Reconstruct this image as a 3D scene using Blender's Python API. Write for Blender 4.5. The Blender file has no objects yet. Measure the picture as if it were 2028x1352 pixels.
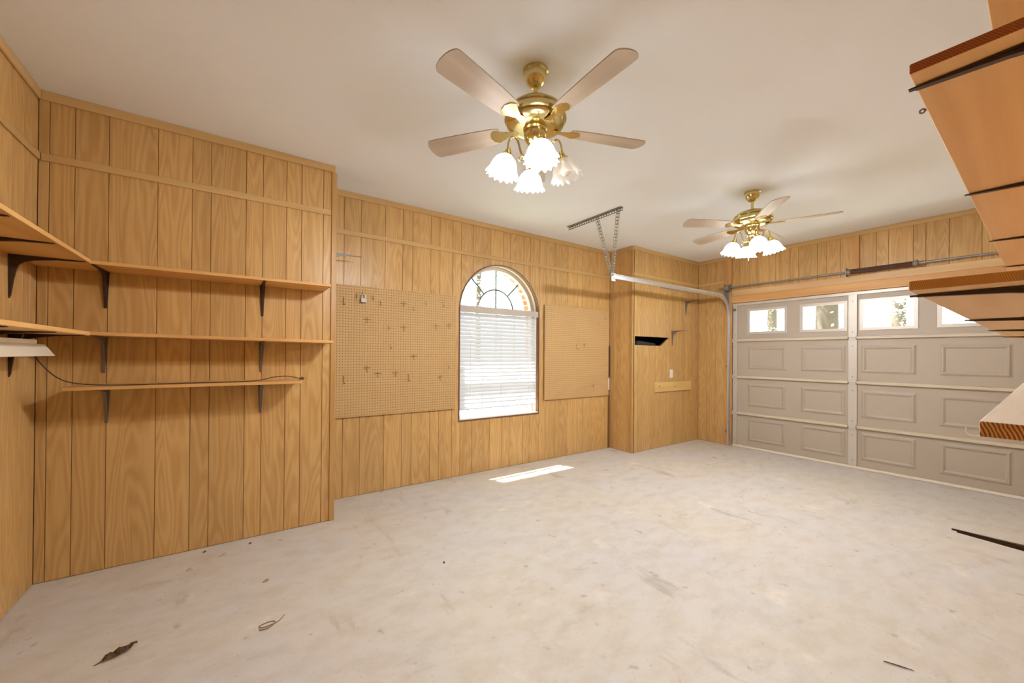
import bpy, math, random
from mathutils import Vector, Matrix, Euler
random.seed(7)
SC = bpy.context.scene
COL = SC.collection
PI = math.pi

# ------------------------------------------------------------------ camera
F_PX, YAW, PITCH, ROLL, SHY, CAM_H = 778.46, 34.902, 0.2773, 0.4032, 22.22, 1.373
def make_camera():
    a, b, c = (math.radians(v) for v in (YAW, PITCH, ROLL))
    fw = Vector((math.sin(a)*math.cos(b), math.cos(a)*math.cos(b), math.sin(b)))
    r = Vector((math.cos(a), -math.sin(a), 0)); u = r.cross(fw)
    r2 = r*math.cos(c) + u*math.sin(c); u2 = -r*math.sin(c) + u*math.cos(c)
    cam = bpy.data.cameras.new('camera'); cam.sensor_width = 36.0
    cam.lens = F_PX/2028*36.0; cam.shift_y = SHY/2028; cam.clip_start = 0.02; cam.clip_end = 300
    o = bpy.data.objects.new('camera', cam); COL.objects.link(o)
    m = Matrix((r2, u2, -fw)).transposed().to_4x4(); m.translation = (0, 0, CAM_H)
    o.matrix_world = m; SC.camera = o
make_camera()

# ------------------------------------------------------------------ world, sun, exposure
W = bpy.data.worlds.new('sky'); SC.world = W; W.use_nodes = True
_bg = W.node_tree.nodes['Background']; _bg.inputs[0].default_value = (0.80, 0.90, 1.0, 1); _bg.inputs[1].default_value = 1.7
_s = bpy.data.lights.new('sun', 'SUN'); _s.energy = 34; _s.angle = 0.03; _s.color = (1.0, 0.95, 0.88)
_so = bpy.data.objects.new('sun', _s); COL.objects.link(_so)
SUN_D = Vector((0.42, -1.0, -2.5)).normalized()
_so.rotation_euler = SUN_D.to_track_quat('-Z', 'Y').to_euler(); _so.location = (2, 8, 10)
vs = SC.view_settings
vs.view_transform = 'Standard'; vs.look = 'None'; vs.gamma = 1.0; vs.use_curve_mapping = False; vs.exposure = 0.25
cy = SC.cycles; cy.max_bounces = 7; cy.diffuse_bounces = 4; cy.glossy_bounces = 3; cy.transmission_bounces = 4; cy.transparent_max_bounces = 8
LAMP_W = 26.0           # each lit bulb of the fan light kits
LAMP_COL = (0.97, 0.975, 1.0)

# ------------------------------------------------------------------ room dimensions (metres)
H = 2.918
XL, X1, X2, XD = -0.978, 0.651, 4.547, 6.233
Y1, Y2, Y3, YN = 3.507, 3.976, 3.563, -0.113
NEAR_A = math.atan(0.0207)

# ------------------------------------------------------------------ materials
MATS = {}
def new_mat(name):
    m = bpy.data.materials.new(name); m.use_nodes = True
    nt = m.node_tree; b = nt.nodes['Principled BSDF']
    return m, nt, b
def nd(nt, t, **kw):
    n = nt.nodes.new(t)
    for k, v in kw.items():
        if k in n.inputs: n.inputs[k].default_value = v
        else: setattr(n, k, v)
    return n
def rgb(r, g, b):
    f = lambda c: ((c/255+0.055)/1.055)**2.4 if c/255 > 0.04045 else c/255/12.92
    return (f(r), f(g), f(b), 1)
def plain(name, col, rough=0.6, metal=0.0, noise=0.0, nscale=30, bump=0.0, **kw):
    m, nt, b = new_mat(name)
    b.inputs['Base Color'].default_value = col; b.inputs['Roughness'].default_value = rough; b.inputs['Metallic'].default_value = metal
    for k, v in kw.items(): b.inputs[k].default_value = v
    if noise or bump:
        tc = nd(nt, 'ShaderNodeTexCoord'); no = nd(nt, 'ShaderNodeTexNoise', Scale=nscale, Detail=5.0)
        nt.links.new(tc.outputs['Object'], no.inputs['Vector'])
        if noise:
            mx = nd(nt, 'ShaderNodeMix', data_type='RGBA'); mx.blend_type = 'MIX'
            mx.inputs[6].default_value = tuple(c*(1-noise) for c in col[:3])+(1,)
            mx.inputs[7].default_value = tuple(min(1, c*(1+noise)) for c in col[:3])+(1,)
            nt.links.new(no.outputs['Fac'], mx.inputs[0]); nt.links.new(mx.outputs[2], b.inputs['Base Color'])
        if bump:
            bp = nd(nt, 'ShaderNodeBump', Strength=bump, Distance=0.01)
            nt.links.new(no.outputs['Fac'], bp.inputs['Height']); nt.links.new(bp.outputs[0], b.inputs['Normal'])
    MATS[name] = m; return m
def wood(name, light, dark, axis='z', ring=9.0, rough=0.42, fine=0.35, vary=0.12, width=5.0, length=0.55):
    """Straight-grained wood: contour rings of a stretched noise make the cathedral figure."""
    m, nt, b = new_mat(name); L = nt.links.new
    tc = nd(nt, 'ShaderNodeTexCoord'); oi = nd(nt, 'ShaderNodeObjectInfo')
    mul = nd(nt, 'ShaderNodeVectorMath', operation='SCALE'); mul.inputs[0].default_value = (37.0, 17.0, 91.0)
    L(oi.outputs['Random'], mul.inputs['Scale'])
    add = nd(nt, 'ShaderNodeVectorMath', operation='ADD'); L(tc.outputs['Object'], add.inputs[0]); L(mul.outputs[0], add.inputs[1])
    def stretched(a, l):
        v = {'x': (l, a, a), 'y': (a, l, a), 'z': (a, a, l)}[axis]
        s = nd(nt, 'ShaderNodeVectorMath', operation='MULTIPLY'); s.inputs[1].default_value = v; L(add.outputs[0], s.inputs[0]); return s
    n1 = nd(nt, 'ShaderNodeTexNoise', Scale=1.0, Detail=1.5, Roughness=0.45, Distortion=0.25); L(stretched(width, length).outputs[0], n1.inputs['Vector'])
    r = nd(nt, 'ShaderNodeMath', operation='MULTIPLY'); r.inputs[1].default_value = ring; L(n1.outputs['Fac'], r.inputs[0])
    pp = nd(nt, 'ShaderNodeMath', operation='PINGPONG'); pp.inputs[1].default_value = 0.5; L(r.outputs[0], pp.inputs[0])
    sm = nd(nt, 'ShaderNodeMapRange', interpolation_type='SMOOTHSTEP'); sm.inputs[1].default_value = 0.0; sm.inputs[2].default_value = 0.5; L(pp.outputs[0], sm.inputs[0])
    n2 = nd(nt, 'ShaderNodeTexNoise', Scale=1.0, Detail=3.0, Roughness=0.6); L(stretched(95.0, 2.6).outputs[0], n2.inputs['Vector'])
    n3 = nd(nt, 'ShaderNodeTexNoise', Scale=1.0, Detail=2.0, Roughness=0.5); L(stretched(14.0, 0.5).outputs[0], n3.inputs['Vector'])
    s1 = nd(nt, 'ShaderNodeMath', operation='MULTIPLY'); s1.inputs[1].default_value = 0.26; L(sm.outputs[0], s1.inputs[0])
    s2 = nd(nt, 'ShaderNodeMath', operation='MULTIPLY_ADD'); s2.inputs[1].default_value = fine; L(n2.outputs['Fac'], s2.inputs[0]); L(s1.outputs[0], s2.inputs[2])
    s3 = nd(nt, 'ShaderNodeMath', operation='MULTIPLY_ADD'); s3.inputs[1].default_value = 0.45; L(n3.outputs['Fac'], s3.inputs[0]); L(s2.outputs[0], s3.inputs[2])
    mr = nd(nt, 'ShaderNodeMapRange'); mr.inputs[1].default_value = 0.12; mr.inputs[2].default_value = 0.85; L(s3.outputs[0], mr.inputs[0])
    mx = nd(nt, 'ShaderNodeMix', data_type='RGBA'); mx.inputs[6].default_value = dark; mx.inputs[7].default_value = light; L(mr.outputs[0], mx.inputs[0])
    hv = nd(nt, 'ShaderNodeHueSaturation'); vv = nd(nt, 'ShaderNodeMapRange'); vv.inputs[3].default_value = 1-vary; vv.inputs[4].default_value = 1+vary
    L(oi.outputs['Random'], vv.inputs[0]); L(vv.outputs[0], hv.inputs['Value']); L(mx.outputs[2], hv.inputs['Color'])
    L(hv.outputs[0], b.inputs['Base Color']); b.inputs['Roughness'].default_value = rough
    MATS[name] = m; return m

wood('panel', rgb(214, 177, 116), rgb(177, 133, 74), 'z', 12.0, rough=0.36, vary=0.07, width=8.0, length=0.9)
wood('trim_wood', rgb(212, 178, 120), rgb(182, 142, 86), 'x', 3.0, vary=0.03)
wood('trim_wood_v', rgb(202, 162, 100), rgb(170, 126, 70), 'z', 3.0, vary=0.03)
wood('shelf_wood', rgb(228, 182, 114), rgb(198, 146, 82), 'x', 5.0, rough=0.5, vary=0.05)
wood('shelf_pine', rgb(238, 198, 144), rgb(218, 168, 110), 'x', 4.0, rough=0.5, vary=0.06, width=7)
wood('jamb_wood', rgb(218, 172, 108), rgb(186, 134, 74), 'z', 5.0, rough=0.55, vary=0.05)
wood('header_wood', rgb(220, 172, 110), rgb(188, 134, 76), 'x', 5.0, rough=0.55, vary=0.05)
wood('header_pale', rgb(224, 190, 140), rgb(196, 152, 100), 'x', 4.0, rough=0.55, vary=0.03)
wood('rail_pine', rgb(230, 198, 130), rgb(206, 168, 100), 'x', 5.0, rough=0.5, vary=0.02)
wood('lumber_grey', rgb(226, 216, 198), rgb(196, 180, 156), 'x', 3.0, rough=0.6, vary=0.02)
wood('dark_wood', rgb(96, 66, 42), rgb(62, 42, 26), 'z', 4.0)
wood('blade_wood', rgb(200, 186, 168), rgb(180, 164, 144), 'x', 4.0, rough=0.4, vary=0.02)
# end grain of the shelf boards: annual rings across the cut
def end_grain(name, light, dark, sc=26.0, ang=0.6):
    m, nt, b = new_mat(name); L = nt.links.new
    tc = nd(nt, 'ShaderNodeTexCoord'); mp = nd(nt, 'ShaderNodeMapping'); mp.inputs['Rotation'].default_value = (ang, 0, 0)
    L(tc.outputs['Object'], mp.inputs[0])
    wv = nd(nt, 'ShaderNodeTexWave', Scale=sc, Distortion=2.5, Detail=2.0); wv.bands_direction = 'Y'; wv.inputs['Detail Scale'].default_value = 1.2
    L(mp.outputs[0], wv.inputs[0]); no = nd(nt, 'ShaderNodeTexNoise', Scale=14.0, Detail=4.0); L(tc.outputs['Object'], no.inputs['Vector'])
    ad = nd(nt, 'ShaderNodeMath', operation='MULTIPLY'); L(wv.outputs['Fac'], ad.inputs[0]); L(no.outputs['Fac'], ad.inputs[1])
    mr = nd(nt, 'ShaderNodeMapRange'); mr.inputs[2].default_value = 0.6; L(ad.outputs[0], mr.inputs[0])
    mx = nd(nt, 'ShaderNodeMix', data_type='RGBA'); mx.inputs[6].default_value = dark; mx.inputs[7].default_value = light
    L(mr.outputs[0], mx.inputs[0]); L(mx.outputs[2], b.inputs['Base Color']); b.inputs['Roughness'].default_value = 0.75
    MATS[name] = m
end_grain('end_dark', rgb(168, 92, 36), rgb(124, 66, 24), 95.0, 0.7)
end_grain('end_mid', rgb(208, 154, 84), rgb(172, 116, 56), 120.0, 0.3)
end_grain('end_lumber', rgb(224, 160, 84), rgb(110, 60, 24), 48.0, 0.35)

plain('groove', rgb(122, 84, 46), 0.8)
plain('ceiling_paint', rgb(243, 248, 255), 0.9, noise=0.02, nscale=3)
plain('peg_hole_shade', rgb(136, 98, 58), 0.9)  # brown discs closing the holes, shade inside them put into the colour
plain('pegboard', rgb(198, 163, 110), 0.7, noise=0.05, nscale=40)
plain('brass', rgb(214, 198, 140), 0.2, 1.0)
plain('galvanised', rgb(222, 224, 228), 0.42, 1.0, noise=0.08, nscale=60)
plain('steel_dull', rgb(150, 146, 142), 0.5, 0.8, noise=0.06, nscale=40)
plain('spring_steel', rgb(104, 74, 66), 0.5, 0.5)
plain('bracket_dark', rgb(66, 48, 40), 0.4, 0.3)
plain('bracket_grey', rgb(122, 114, 110), 0.42, 0.4)
plain('door_paint', rgb(178, 167, 151), 0.5, noise=0.02, nscale=8)
plain('door_ledge', rgb(206, 194, 174), 0.45)
plain('stile_paint', rgb(200, 194, 184), 0.42, 0.25, noise=0.04, nscale=40)
plain('white_plastic', rgb(238, 232, 220), 0.4)
plain('fixture_white', rgb(238, 228, 206), 0.4)
plain('blind_rail', rgb(186, 176, 164), 0.5)
plain('reveal_paint', rgb(226, 206, 192), 0.7)
plain('window_brown', rgb(104, 70, 58), 0.5)
plain('window_vinyl', rgb(206, 200, 190), 0.5)
plain('muntin_green', rgb(78, 92, 84), 0.5)
plain('weather_strip', rgb(232, 222, 206), 0.6)
plain('slot_shade_black', rgb(18, 17, 16), 0.9)
plain('duct_grey', rgb(54, 54, 52), 0.6)
plain('cord_brown', rgb(72, 56, 46), 0.5)
plain('hook_steel', rgb(176, 168, 158), 0.35, 0.9)
plain('padlock_steel', rgb(150, 146, 140), 0.5, 0.8)
plain('hook_dark', rgb(148, 120, 86), 0.5, 0.5)
plain('leaf_brown', rgb(84, 60, 42), 0.7)
plain('straw', rgb(150, 122, 84), 0.7)
plain('grit', rgb(96, 84, 66), 0.8)
plain('bark', rgb(104, 92, 84), 0.9, noise=0.2, nscale=9)
plain('grass', rgb(176, 182, 152), 0.9, noise=0.2, nscale=2)
plain('driveway', rgb(190, 184, 174), 0.9, noise=0.05, nscale=4)
plain('roof_shingle', rgb(96, 88, 82), 0.9)
plain('soffit_white', rgb(224, 220, 212), 0.8)

def leaf_mat(name, col, tr=0.5):
    m, nt, b = new_mat(name); L = nt.links.new; nt.nodes.remove(b)
    d = nd(nt, 'ShaderNodeBsdfDiffuse'); d.inputs[0].default_value = col
    t = nd(nt, 'ShaderNodeBsdfTranslucent'); t.inputs[0].default_value = tuple(min(1, c*1.3) for c in col[:3])+(1,)
    mx = nd(nt, 'ShaderNodeMixShader'); mx.inputs[0].default_value = tr
    L(d.outputs[0], mx.inputs[1]); L(t.outputs[0], mx.inputs[2]); L(mx.outputs[0], nt.nodes['Material Output'].inputs[0]); MATS[name] = m
leaf_mat('leaves', rgb(172, 194, 182)); leaf_mat('leaves_pale', rgb(196, 212, 202)); leaf_mat('slat_white', rgb(218, 220, 226), 0.10)
def glass_mat():
    m, nt, b = new_mat('glass'); L = nt.links.new; nt.nodes.remove(b)
    t = nd(nt, 'ShaderNodeBsdfTransparent'); t.inputs[0].default_value = (0.96, 0.98, 0.98, 1)
    g = nd(nt, 'ShaderNodeBsdfGlossy'); g.inputs['Roughness'].default_value = 0.02
    mx = nd(nt, 'ShaderNodeMixShader'); mx.inputs[0].default_value = 0.05
    L(t.outputs[0], mx.inputs[1]); L(g.outputs[0], mx.inputs[2]); L(mx.outputs[0], nt.nodes['Material Output'].inputs[0]); MATS['glass'] = m
glass_mat()
def shade_mats():
    # frosted glass of a burning lamp glows; the dark lamp's shade is the same glass unlit
    m, nt, b = new_mat('shade_lit'); b.inputs['Base Color'].default_value = (0.9, 0.88, 0.84, 1); b.inputs['Roughness'].default_value = 0.3
    b.inputs['Emission Color'].default_value = (0.98, 0.98, 1.0, 1); b.inputs['Emission Strength'].default_value = 6.0; MATS['shade_lit'] = m
    m, nt, b = new_mat('shade_unlit'); L = nt.links.new; nt.nodes.remove(b)
    d = nd(nt, 'ShaderNodeBsdfTranslucent'); d.inputs[0].default_value = (0.85, 0.82, 0.76, 1)
    t = nd(nt, 'ShaderNodeBsdfTransparent'); g = nd(nt, 'ShaderNodeBsdfGlossy'); g.inputs['Roughness'].default_value = 0.15
    m1 = nd(nt, 'ShaderNodeMixShader'); m1.inputs[0].default_value = 0.55; m2 = nd(nt, 'ShaderNodeMixShader'); m2.inputs[0].default_value = 0.12
    L(d.outputs[0], m1.inputs[1]); L(t.outputs[0], m1.inputs[2]); L(m1.outputs[0], m2.inputs[1]); L(g.outputs[0], m2.inputs[2])
    L(m2.outputs[0], nt.nodes['Material Output'].inputs[0]); MATS['shade_unlit'] = m
    m, nt, b = new_mat('bulb_lit'); b.inputs['Emission Color'].default_value = (1.0, 0.92, 0.8, 1); b.inputs['Emission Strength'].default_value = 20.0; MATS['bulb_lit'] = m
shade_mats()
plain('bulb_white', rgb(236, 232, 224), 0.3)

STREAK = 0.15
def concrete():
    m, nt, b = new_mat('concrete'); L = nt.links.new
    tc = nd(nt, 'ShaderNodeTexCoord')
    def noise(sc, det=6.0, ro=0.55, st=(1, 1, 1), rot=0.0):
        mp = nd(nt, 'ShaderNodeMapping'); mp.inputs['Scale'].default_value = st; mp.inputs['Rotation'].default_value = (0, 0, rot)
        L(tc.outputs['Object'], mp.inputs[0]); n = nd(nt, 'ShaderNodeTexNoise', Scale=sc, Detail=det, Roughness=ro); L(mp.outputs[0], n.inputs['Vector']); return n
    def ramp(n, a, bb, lo=0.0, hi=1.0):
        r = nd(nt, 'ShaderNodeMapRange', interpolation_type='SMOOTHSTEP'); r.inputs[1].default_value = a; r.inputs[2].default_value = bb; r.inputs[3].default_value = lo; r.inputs[4].default_value = hi
        L(n.outputs['Fac'], r.inputs[0]); return r
    def mix(fac, ca, cb, bt='MIX'):
        x = nd(nt, 'ShaderNodeMix', data_type='RGBA'); x.blend_type = bt; L(fac.outputs[0], x.inputs[0])
        for k, c in ((6, ca), (7, cb)):
            if isinstance(c, tuple): x.inputs[k].default_value = c
            else: L(c.outputs[2], x.inputs[k])
        return x
    c1 = mix(ramp(noise(0.9, 5), 0.35, 0.65), rgb(210, 204, 194), rgb(206, 204, 203))
    c2 = mix(ramp(noise(5.5, 8, 0.65, (1, 1.6, 1), 0.6), 0.38, 0.68, 0, 0.45), c1, rgb(190, 180, 162))
    c3 = mix(ramp(noise(2.6, 7, 0.7, (1, 2.2, 1), 0.9), 0.54, 0.74, 0, 0.5), c2, rgb(172, 162, 146))
    c4 = mix(ramp(noise(3.3, 6, 0.6), 0.60, 0.74, 0, 0.7), c3, rgb(226, 220, 208))
    c5 = mix(ramp(noise(4.2, 5, 0.62, (1, 0.32, 1), STREAK), 0.60, 0.74, 0, 0.55), c4, rgb(150, 144, 138))
    c5 = mix(ramp(noise(9.5, 3, 0.5), 0.66, 0.74, 0, 0.5), c5, rgb(138, 130, 122))
    c6 = mix(ramp(noise(60, 4, 0.6), 0.60, 0.76, 0, 0.55), c5, rgb(146, 134, 116))
    L(c6.outputs[2], b.inputs['Base Color'])
    b.inputs['Roughness'].default_value = 0.55
    bp = nd(nt, 'ShaderNodeBump', Strength=0.12, Distance=0.004); n = noise(45, 2); L(n.outputs['Fac'], bp.inputs['Height']); L(bp.outputs[0], b.inputs['Normal'])
    MATS['concrete'] = m
concrete()
def brick():
    m, nt, b = new_mat('brick'); L = nt.links.new
    tc = nd(nt, 'ShaderNodeTexCoord'); bt = nd(nt, 'ShaderNodeTexBrick', Scale=1.0)
    bt.inputs['Color1'].default_value = rgb(176, 112, 90); bt.inputs['Color2'].default_value = rgb(196, 136, 112); bt.inputs['Mortar'].default_value = rgb(206, 198, 186)
    bt.inputs['Brick Width'].default_value = 0.2; bt.inputs['Row Height'].default_value = 0.07; bt.inputs['Mortar Size'].default_value = 0.008
    mp = nd(nt, 'ShaderNodeMapping'); mp.inputs['Rotation'].default_value = (PI/2, 0, 0); L(tc.outputs['Object'], mp.inputs[0]); L(mp.outputs[0], bt.inputs[0])
    L(bt.outputs['Color'], b.inputs['Base Color']); b.inputs['Roughness'].default_value = 0.9; MATS['brick'] = m
brick()

# ------------------------------------------------------------------ mesh helpers
class MB:
    def __init__(s): s.v = []; s.f = []; s.mi = []; s.cur = 0
    def add(s, vs, fs):
        n = len(s.v); s.v += [tuple(v) for v in vs]; s.f += [tuple(i+n for i in f) for f in fs]; s.mi += [s.cur]*len(fs); return s
    def box(s, x0, x1, y0, y1, z0, z1):
        return s.add([(x0,y0,z0),(x1,y0,z0),(x1,y1,z0),(x0,y1,z0),(x0,y0,z1),(x1,y0,z1),(x1,y1,z1),(x0,y1,z1)],
                     [(0,3,2,1),(4,5,6,7),(0,1,5,4),(1,2,6,5),(2,3,7,6),(3,0,4,7)])
    def prism(s, poly, a, b, plane='xz'):
        """poly: 2-D outline; extruded from a to b along the remaining axis."""
        n = len(poly)
        mk = {'xz': lambda p, t: (p[0], t, p[1]), 'xy': lambda p, t: (p[0], p[1], t), 'yz': lambda p, t: (t, p[0], p[1])}[plane]
        vs_ = [mk(p, a) for p in poly]+[mk(p, b) for p in poly]
        return s.add(vs_, [tuple(range(n)), tuple(range(2*n-1, n-1, -1))]+[(i, i+n, (i+1) % n+n, (i+1) % n) for i in range(n)])
    def lathe(s, prof, n=24, mod=None, M=None):
        vs_ = []
        for k, (r, z) in enumerate(prof):
            for i in range(n):
                t = 2*PI*i/n; rr, zz = (r, z) if mod is None else mod(k, r, z, t)
                p = Vector((rr*math.cos(t), rr*math.sin(t), zz)); vs_.append(M @ p if M else p)
        fs = [(k*n+i, k*n+(i+1) % n, (k+1)*n+(i+1) % n, (k+1)*n+i) for k in range(len(prof)-1) for i in range(n)]
        if prof[0][0] > 1e-6 and mod is None: fs.append(tuple(range(n-1, -1, -1)))
        if prof[-1][0] > 1e-6 and mod is None: fs.append(tuple((len(prof)-1)*n+i for i in range(n)))
        return s.add(vs_, fs)
    def tube(s, pts, r, n=8, cap=True):
        pts = [Vector(p) for p in pts]; rs = r if isinstance(r, (list, tuple)) else [r]*len(pts); vs_ = []; prev = None
        for k, p in enumerate(pts):
            t = (pts[min(k+1, len(pts)-1)]-pts[max(k-1, 0)]).normalized()
            ref = prev if prev is not None else (Vector((0, 0, 1)) if abs(t.z) < 0.9 else Vector((1, 0, 0)))
            a = (ref-t*ref.dot(t)).normalized(); b = t.cross(a); prev = a
            vs_ += [p+(a*math.cos(2*PI*i/n)+b*math.sin(2*PI*i/n))*rs[k] for i in range(n)]
        fs = [(k*n+i, k*n+(i+1) % n, (k+1)*n+(i+1) % n, (k+1)*n+i) for k in range(len(pts)-1) for i in range(n)]
        if cap: fs += [tuple(range(n-1, -1, -1)), tuple((len(pts)-1)*n+i for i in range(n))]
        return s.add(vs_, fs)
    def mesh(s, name, mats, smooth=False):
        me = bpy.data.meshes.new(name); me.from_pydata(s.v, [], s.f)
        for m in ([mats] if isinstance(mats, str) else mats): me.materials.append(MATS[m])
        me.polygons.foreach_set('material_index', s.mi)
        me.update()
        if smooth:
            me.polygons.foreach_set('use_smooth', [True]*len(me.polygons)); me.set_sharp_from_angle(angle=math.radians(40))
        return me
    def obj(s, name, mats, parent=None, loc=(0, 0, 0), rz=0.0, smooth=False, bevel=0.0):
        return link(name, s.mesh(name, mats, smooth), parent, loc, rz, bevel)
def smooth_path(p, n=6):
    p = [Vector(q) for q in p]; out = []
    for i in range(len(p)-1):
        a, b, c, d = p[max(0, i-1)], p[i], p[i+1], p[min(len(p)-1, i+2)]
        for k in range(n):
            t = k/n; out.append(.5*((2*b)+(c-a)*t+(2*a-5*b+4*c-d)*t*t+(3*b-a-3*c+d)*t**3))
    out.append(p[-1]); return out
def link(name, me, parent=None, loc=(0, 0, 0), rz=0.0, bevel=0.0):
    o = bpy.data.objects.new(name, me); COL.objects.link(o); o.location = loc; o.rotation_euler = (0, 0, rz) if not isinstance(rz, tuple) else rz
    if parent: o.parent = parent
    if bevel:
        bm = o.modifiers.new('bevel', 'BEVEL'); bm.width = bevel; bm.segments = 2; bm.limit_method = 'ANGLE'
    return o
def tag(o, label, cat, group=None, kind=None):
    o['label'] = label; o['category'] = cat
    if group: o['group'] = group
    if kind: o['kind'] = kind
    return o
def thing(name, label, cat, loc=(0, 0, 0), rz=0.0, group=None):
    o = bpy.data.objects.new(name, None); COL.objects.link(o); o.location = loc; o.rotation_euler = (0, 0, rz); o.empty_display_size = 0.1
    return tag(o, label, cat, group)
def struct(o, label=None):
    o['kind'] = 'structure'
    if label: o['label'] = label
    return o

# ------------------------------------------------------------------ panelled walls
PAT = [0, .235, .415, .52, .725, .83, .985, 1.09]
def pattern(u0, u1, ref):
    out = []
    for n in range(-8, 9):
        for o in PAT:
            g = ref+n*1.245+o
            if u0+.02 < g < u1-.02: out.append(g)
    return sorted(out)
GAP, CH, TH = 0.0010, 0.0020, 0.006
def plank_prism(mb, poly):
    """Outline in (u,z); chamfered front at y=0, back at y=TH. Convex or concave."""
    n = len(poly); cu = sum(p[0] for p in poly)/n
    lo = min(p[0] for p in poly); hi = max(p[0] for p in poly)
    front = [(min(max(p[0], lo+CH), hi-CH), 0.0, p[1]) for p in poly]; mid = [(p[0], 0.0035, p[1]) for p in poly]; back = [(p[0], TH, p[1]) for p in poly]
    mb.add(front+mid+back, [tuple(range(n))]+[(i, i+n, (i+1) % n+n, (i+1) % n) for i in range(n)]+[(i+n, i+2*n, (i+1) % n+2*n, (i+1) % n+n) for i in range(n)])
def wall(name, loc, rz, u0, u1, grooves, label, hole=None, depth=0.10, planks=True, z1=H, ext=(0, 0)):
    """hole(a,b) -> list of (u, z_low, z_high) samples across [a,b], or None where the wall is solid."""
    back = MB()
    cuts = [u0]+sorted(grooves)+[u1]
    items = []
    for a, b in zip(cuts[:-1], cuts[1:]):
        hs = hole(a, b) if hole else None
        if not hs: back.box(a, b, TH-0.001, depth, 0, z1); items.append([(a, b, None)])
        else:
            segs = []
            ha, hb = hs[0][0], hs[-1][0]
            if ha > a+1e-4: back.box(a, ha, TH-0.001, depth, 0, z1)
            if hb < b-1e-4: back.box(hb, b, TH-0.001, depth, 0, z1)
            if max(h[1] for h in hs) > 0.001: back.prism([(ha, 0), (hb, 0)]+[(h[0], h[1]) for h in reversed(hs)], TH-0.001, depth)
            back.prism([(h[0], h[2]) for h in hs]+[(hb, z1), (ha, z1)], TH-0.001, depth)
            items.append([(a, b, hs)])
    if ext[0]: back.box(u0-ext[0], u0, TH-0.001, depth, 0, z1)
    if ext[1]: back.box(u1, u1+ext[1], TH-0.001, depth, 0, z1)
    w = back.obj(name, 'groove', None, loc, rz); struct(w, label)
    for it in items:
        a, b, hs = it[0]; a += GAP; b -= GAP; z0 = 0.004
        mb = MB()
        if not hs: plank_prism(mb, [(a, z0), (b, z0), (b, z1), (a, z1)])
        else:
            hs = [(min(max(h[0], a), b), h[1], h[2]) for h in hs]
            ha, hb = hs[0][0], hs[-1][0]
            low = max(h[1] for h in hs) > 0.02
            up = [(h[0], h[2]) for h in hs]; lo = [(h[0], h[1]) for h in hs]
            left, right = ha > a+0.004, hb < b-0.004
            if left and right:      # hole inside the plank: C-shaped halves
                plank_prism(mb, [(a, z0), (ha, z0), (ha, z1), (a, z1)]); plank_prism(mb, [(hb, z0), (b, z0), (b, z1), (hb, z1)])
                if low: plank_prism(mb, [(ha, z0), (hb, z0)]+lo[::-1])
                plank_prism(mb, up+[(hb, z1), (ha, z1)])
            elif left:
                plank_prism(mb, [(a, z0)]+([(b, z0)]+lo[::-1] if low else [(ha, z0)])+up+[(b, z1), (a, z1)])
            elif right:
                plank_prism(mb, ([(a, z0), (b, z0)] if low else [(hb, z0), (b, z0)])+[(b, z1), (a, z1)]+up+(lo[::-1] if low else []))
            else:
                if low: plank_prism(mb, [(a, z0), (b, z0)]+lo[::-1])
                plank_prism(mb, up+[(b, z1), (a, z1)])
        mb.obj('plank', 'panel', w)
    return w

# floor, ceiling
fl = MB().box(XL-0.1, XD+0.15, YN-0.3, Y2+0.12, -0.12, 0).obj('floor', 'concrete'); struct(fl, 'stained beige concrete garage floor')
ce = MB().box(XL-0.1, XD+0.15, YN-0.3, Y2+0.22, H, H+0.1).obj('ceiling', 'ceiling_paint'); struct(ce, 'flat off-white painted ceiling')

# window opening in the back wall
WX0, WX1, WSILL, WCZ = 2.05, 3.19, 0.625, 1.875
WCX, WR = (WX0+WX1)/2, (WX1-WX0)/2
def arch_z(x, r=WR, cz=WCZ): return cz+math.sqrt(max(0, r*r-(x-WCX)**2))
def win_hole(a, b):
    lo, hi = max(a, WX0), min(b, WX1)
    if hi-lo < 0.003: return None
    n = 10
    return [(lo+(hi-lo)*i/n, WSILL, arch_z(lo+(hi-lo)*i/n)) for i in range(n+1)]
SL0, SLB, SLT, SLR0, SLR1 = 4.60, 1.520, 1.648, 5.214, 5.418   # the cut-out slot in the chase
def slot_hole(a, b):
    lo, hi = max(a, SL0), min(b, SLR1)
    if hi-lo < 0.003: return None
    zb = lambda x: SLB if x <= SLR0 else SLB+(SLT-0.001-SLB)*(x-SLR0)/(SLR1-SLR0)
    xs = sorted(set([lo, hi]+([SLR0] if lo < SLR0 < hi else [])))
    return [(x, zb(x), SLT) for x in xs]

wall('wall_left', (XL, 0, 0), PI/2, YN-0.1, Y1, [3.18, 3.325, 3.42]+pattern(YN, 3.1, 2.95-1.245), 'wood panelled side wall carrying two shelves', ext=(0, .02))
wall('wall_bumpout', (0, Y1, 0), 0, XL, X1, [-.933, -.828, -.68, -.447, -.268, -.164, .042, .147, .302, .407, .563], 'wood panelled wall section standing proud, carrying three shelves', depth=0.3, ext=(.02, 0))
wall('wall_bumpout_side', (X1, 0, 0), PI/2, Y1+.001, Y2, [3.66, 3.82], 'narrow wood panelled return of the proud wall section', depth=0.3, ext=(0, .02))
wall('wall_back', (0, Y2, 0), 0, X1, X2, [.82]+pattern(.9, X2, .975), 'recessed wood panelled wall with the arched window', hole=win_hole, depth=0.05, ext=(.02, .02))
wall('wall_chase_side', (X2, 0, 0), -PI/2, -Y2, -Y3, [-3.891, -3.834, -3.644], 'narrow wood panelled side of the chase in the corner', depth=0.04, ext=(.02, 0))
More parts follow.
